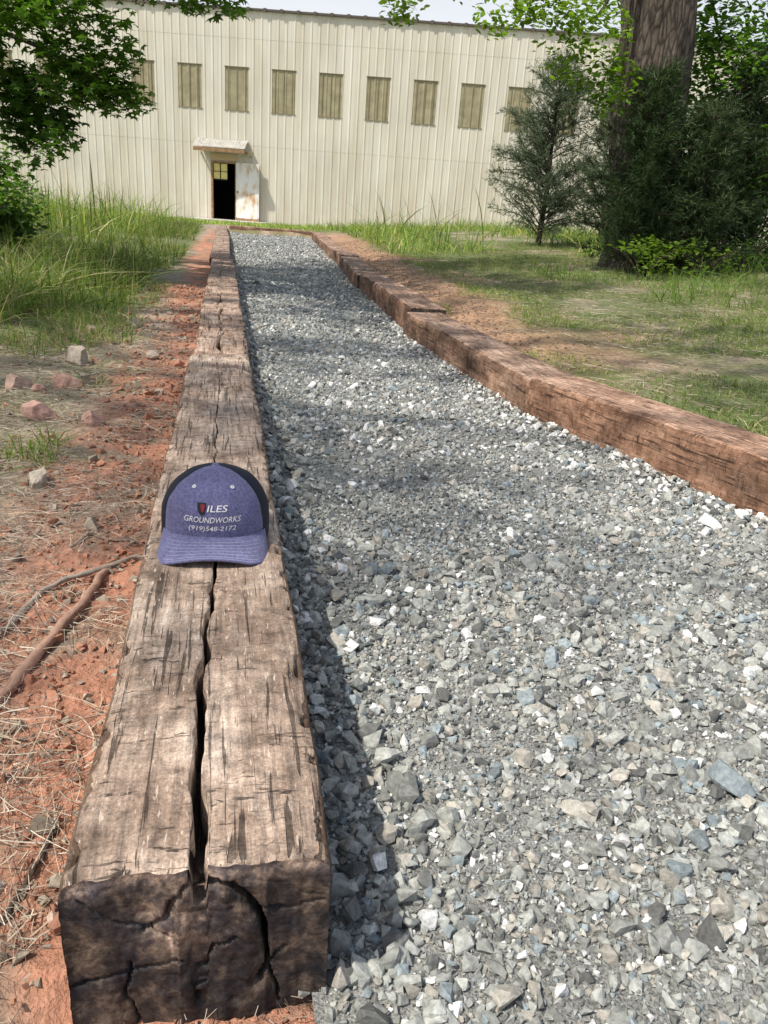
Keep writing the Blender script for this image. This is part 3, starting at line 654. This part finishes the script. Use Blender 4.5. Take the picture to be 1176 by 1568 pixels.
# ---------------------------------------------------------------- warehouse
YW=math.radians(12.4);cyw,syw=math.cos(YW),math.sin(YW)
WF=32.6
wh=empty('metal_warehouse',(WF*syw,WF*cyw,0),-YW)
def wallmat():
    m,nt,b,o=newmat('painted_metal_siding');oc=objc(nt)
    n=noise(nt,mapn(nt,oc,(1,1,.12)),2.2,6,.6);n2=noise(nt,oc,.35,4);n3=noise(nt,mapn(nt,oc,(1,1,.06)),9,5,.65)
    c=ramp(nt,n,[(.3,(.60,.55,.44)),(.55,(.70,.66,.56)),(.75,(.75,.72,.63))])
    c=mix(nt,1,c,ramp(nt,n2,[(.35,.90),(.65,1.04)]),'MULTIPLY')
    z=nd(nt,'ShaderNodeSeparateXYZ',{0:oc}).outputs[2]
    lowm=nd(nt,'ShaderNodeMapRange',{0:z,1:3.2,2:-.2,3:0.,4:1.}).outputs[0]
    st=nd(nt,'ShaderNodeMath',{0:lowm,1:ramp(nt,n3,[(.45,0.),(.62,1.)])},operation='MULTIPLY').outputs[0]
    c=mix(nt,nd(nt,'ShaderNodeMath',{0:st,1:.35},operation='MULTIPLY').outputs[0],c,(.48,.32,.19))
    nt.links.new(c,b.inputs['Base Color']);b.inputs['Roughness'].default_value=.5;return m
M_wall=wallmat()
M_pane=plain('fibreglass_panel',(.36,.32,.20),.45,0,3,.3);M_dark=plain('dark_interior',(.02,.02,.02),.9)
M_trim=plain('dark_trim',(.12,.10,.09),.6);M_rust=plain('rusted_fascia',(.34,.21,.12),.8,0,8,.4)
M_roof=plain('galvanised_roof',(.42,.40,.36),.45,.3,4,.25);M_conc=attmat('concrete',12,.8,1.1)
M_litpane=plain('painted_window_light',(.78,.68,.25),.4)  # bright yellow colour stands for light through the interior window
x0_,x1_=-24.,24.;per=.305;pts=[]
k=x0_
while k<x1_:
    for dx,dy in((0,0),(.085,0),(.10,-.003),(.115,0),(.205,0),(.225,-.014),(.265,-.014),(.285,0)):pts.append((k+dx,dy))
    k+=per
DL,DR=-7.62,-6.75
extra=[DL,DR];wins=[(-8.9+1.77*i,-8.9+1.77*i+.88) for i in range(-7,16)]
wx=[a for w_ in wins for a in w_]
px_=np.array([p[0] for p in pts]);py_=np.array([p[1] for p in pts])
ax=np.unique(np.concatenate([px_,extra,wx]));ay=np.interp(ax,px_,py_)
zs=np.array([-.3,1.95,2.62,2.63,3.82,5.26,6.2,6.21,7.10]);A=Acc()
yo=np.array([0,0,0,-.004,-.004,-.004,-.004,-.008,-.008])
V=np.stack([ax[None]+0*zs[:,None],ay[None]+yo[:,None],zs[:,None]+0*ax[None]],-1).reshape(-1,3)
F=gridF(len(zs),len(ax));fx=V[F][:,:,0].mean(1);fz=V[F][:,:,2].mean(1)
isdoor=(fx>DL)&(fx<DR)&(fz<1.95)
isw=np.zeros(len(F),bool)
for a,b_ in wins:isw|=(fx>a)&(fx<b_)&(fz>3.82)&(fz<5.26)
A.add(V,F[~isdoor&~isw],(1,1,1),0);A.build('siding',[M_wall],parent=wh)
A=Acc();V2=V.copy();V2[:,1]=V2[:,1]+.012;A.add(V2,F[isw],(1,1,1),0);A.build('window_panels',[M_pane],parent=wh)
A=Acc()
for a,b_ in wins:
    for zz_ in(3.80,5.26):A.add(*box(a-.02,b_+.02,-.030,.01,zz_,zz_+.025))
    for q in(.12,.44,.76):A.add(*box(a+q-.014,a+q+.014,-.014,.02,3.83,5.25))
A.build('window_trim',[plain('panel_edge',(.27,.23,.15),.6)],parent=wh)
A=Acc();A.add(*box(x0_,x1_,-.10,.06,7.102,7.17));
for kx in np.arange(x0_,x1_,.61):A.add(*box(kx,kx+.12,-.13,-.102,7.08,7.19))
A.build('eave_trim',[M_trim],parent=wh)
A=Acc();A.add([(x0_,-.05,7.18),(x1_,-.05,7.18),(x1_,14,8.6),(x0_,14,8.6),(x1_,28,7.18),(x0_,28,7.18)],[(0,1,2,3),(3,2,4,5)]);A.build('roof',[M_roof],parent=wh)
A=Acc()
for xx in(x0_,x1_):A.add([(xx,0,-.3),(xx,28,-.3),(xx,28,7.17),(xx,14,8.58),(xx,0,7.17)],[(0,1,2),(0,2,3),(0,3,4)])
A.add([(x0_,28,-.3),(x1_,28,-.3),(x1_,28,7.17),(x0_,28,7.17)],[(0,1,2,3)]);A.build('end_walls',[M_wall],parent=wh)
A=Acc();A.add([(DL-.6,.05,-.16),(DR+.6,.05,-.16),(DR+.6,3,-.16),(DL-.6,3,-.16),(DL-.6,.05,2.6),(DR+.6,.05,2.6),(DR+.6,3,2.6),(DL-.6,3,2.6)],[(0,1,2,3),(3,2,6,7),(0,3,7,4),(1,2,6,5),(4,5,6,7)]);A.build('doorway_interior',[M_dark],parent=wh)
A=Acc();A.add(*box(DL-.07,DL,-.06,.06,-.15,2.02));A.add(*box(DR,DR+.05,-.06,.06,-.15,2.02));A.add(*box(DL,DR,-.058,.058,1.95,2.02));A.build('door_frame',[M_rust],parent=wh)
A=Acc();A.add(*box(DL+.02,DL+.55,.02,.03,1.38,1.93));A.build('lit_window_pane',[M_litpane],parent=wh)  # interior window brought to the doorway, its light painted as yellow
A=Acc()
for xx in(DL+.27,DL+.55):A.add(*box(xx,xx+.03,.0,.018,1.36,1.94))
A.add(*box(DL+.0,DL+.58,.0,.016,1.33,1.38));A.add(*box(DL+.0,DL+.58,.001,.017,1.64,1.66));A.build('lit_window_bars',[M_dark],parent=wh)  # bars of the interior window, set in the door opening
lf=empty('door_leaf_hinge',(DR+.05,-.07,0),math.radians(-7));lf.parent=wh
A=Acc();A.add(*box(0,.93,-.045,0,-.12,2.0));A.add(*box(.05,.88,-.052,-.047,.95,1.9),(1,1,1),0);A.add(*box(.05,.88,-.052,-.047,0,.85),(1,1,1),0)
A.add(*box(.03,.09,-.085,-.053,.92,.98),(1,1,1),1);A.add(*box(.0,.93,-.049,-.0455,-.12,.03),(1,1,1),1)
def doormat():
    m,nt,b,o=newmat('stained_door');oc=objc(nt);n=noise(nt,mapn(nt,oc,(1.4,1,.7)),2.6,5,.6)
    c=ramp(nt,n,[(.32,(.50,.27,.12)),(.45,(.70,.62,.5)),(.55,(.80,.79,.76))]);nt.links.new(c,b.inputs['Base Color']);return m
A.build('door_leaf',[doormat(),M_rust],parent=lf)
A=Acc();aw=np.linspace(-8.22,-6.25,60);za=.012*np.sin(aw*2*np.pi/.1)
V=np.stack([np.concatenate([aw,aw]),np.concatenate([np.full(60,-.03),np.full(60,-.75)]),np.concatenate([2.80+za,2.46+za])],1);A.add(V,gridF(2,60),(1,1,1),0)
A.add(*box(-8.2,-6.27,-.74,-.70,2.31,2.44),(1,1,1),1);A.add(*box(-8.16,-8.1,-.70,-.035,2.34,2.40),(1,1,1),1);A.add(*box(-6.36,-6.3,-.70,-.035,2.34,2.40),(1,1,1),1)
A.add(*box(DL-.1,DR+.1,-.05,-.035,2.05,2.28),(1,1,1),2);A.add(*box(-6.22,-6.08,-.2,-.035,2.26,2.44),(1,1,1),2)
ob=A.build('awning',[plain('awning_sheet',(.45,.43,.39),.6,0,6,.3),M_rust,plain('awning_board',(.60,.47,.30),.7)],parent=wh)
A=Acc();A.add(*box(-8.3,-5.4,-1.3,-.04,-.3,-.09),(.60,.58,.55));A.build('concrete_step',[M_conc],parent=wh)
# ---------------------------------------------------------------- light, sky, camera
el=math.radians(56);sh=Vector((-.93,-.36,0)).normalized();sdv=Vector((sh.x*math.cos(el),sh.y*math.cos(el),math.sin(el)))
L=bpy.data.lights.new('sun','SUN');L.energy=4.9;L.angle=math.radians(1.0);L.color=(1,.935,.83)
lo=bpy.data.objects.new('sun',L);COL.objects.link(lo);lo.rotation_euler=sdv.to_track_quat('Z','Y').to_euler()
w=bpy.data.worlds.new('World');S.world=w;w.use_nodes=True;nt=w.node_tree;nt.nodes.clear()
sk=nt.nodes.new('ShaderNodeTexSky');sk.sky_type='NISHITA';sk.sun_disc=False;sk.sun_elevation=el;sk.sun_rotation=math.atan2(sh.x,sh.y)%(2*math.pi);sk.dust_density=2.0
wc=nd(nt,'ShaderNodeTexCoord').outputs['Generated']
zc=nd(nt,'ShaderNodeSeparateXYZ',{0:wc}).outputs[2]
hz=nd(nt,'ShaderNodeMapRange',{0:zc,1:.05,2:.65,3:.95,4:.2},interpolation_type='SMOOTHSTEP').outputs[0]
cn=noise(nt,mapn(nt,wc,(1,1,3)),2.2,5,.6)
hf=nd(nt,'ShaderNodeMath',{0:hz,1:nd(nt,'ShaderNodeMapRange',{0:cn,1:.35,2:.7,3:.85,4:1.1}).outputs[0]},operation='MULTIPLY').outputs[0]
sc=mix(nt,hf,sk.outputs[0],(6.4,6.5,6.7))
bg=nt.nodes.new('ShaderNodeBackground');bg.inputs[1].default_value=.15;o=nt.nodes.new('ShaderNodeOutputWorld')
nt.links.new(sc,bg.inputs[0]);nt.links.new(bg.outputs[0],o.inputs[0])
S.view_settings.view_transform='Standard';S.view_settings.look='None';S.view_settings.exposure=0
p=math.radians(21.4);r=math.radians(4.2)
Fv=Vector((syw*math.cos(p),cyw*math.cos(p),-math.sin(p)));R0=Vector((cyw,-syw,0));U0=R0.cross(Fv)
Rc=R0*math.cos(r)+U0*math.sin(r);Uc=U0*math.cos(r)-R0*math.sin(r)
cam=bpy.data.cameras.new('camera');co=bpy.data.objects.new('camera',cam);COL.objects.link(co)
Mx=Matrix((Rc,Uc,-Fv)).transposed().to_4x4();Mx.translation=(0,0,.70);co.matrix_world=Mx
cam.sensor_fit='VERTICAL';cam.sensor_height=36;cam.lens=27.05;cam.clip_start=.02;cam.clip_end=2000
S.camera=co
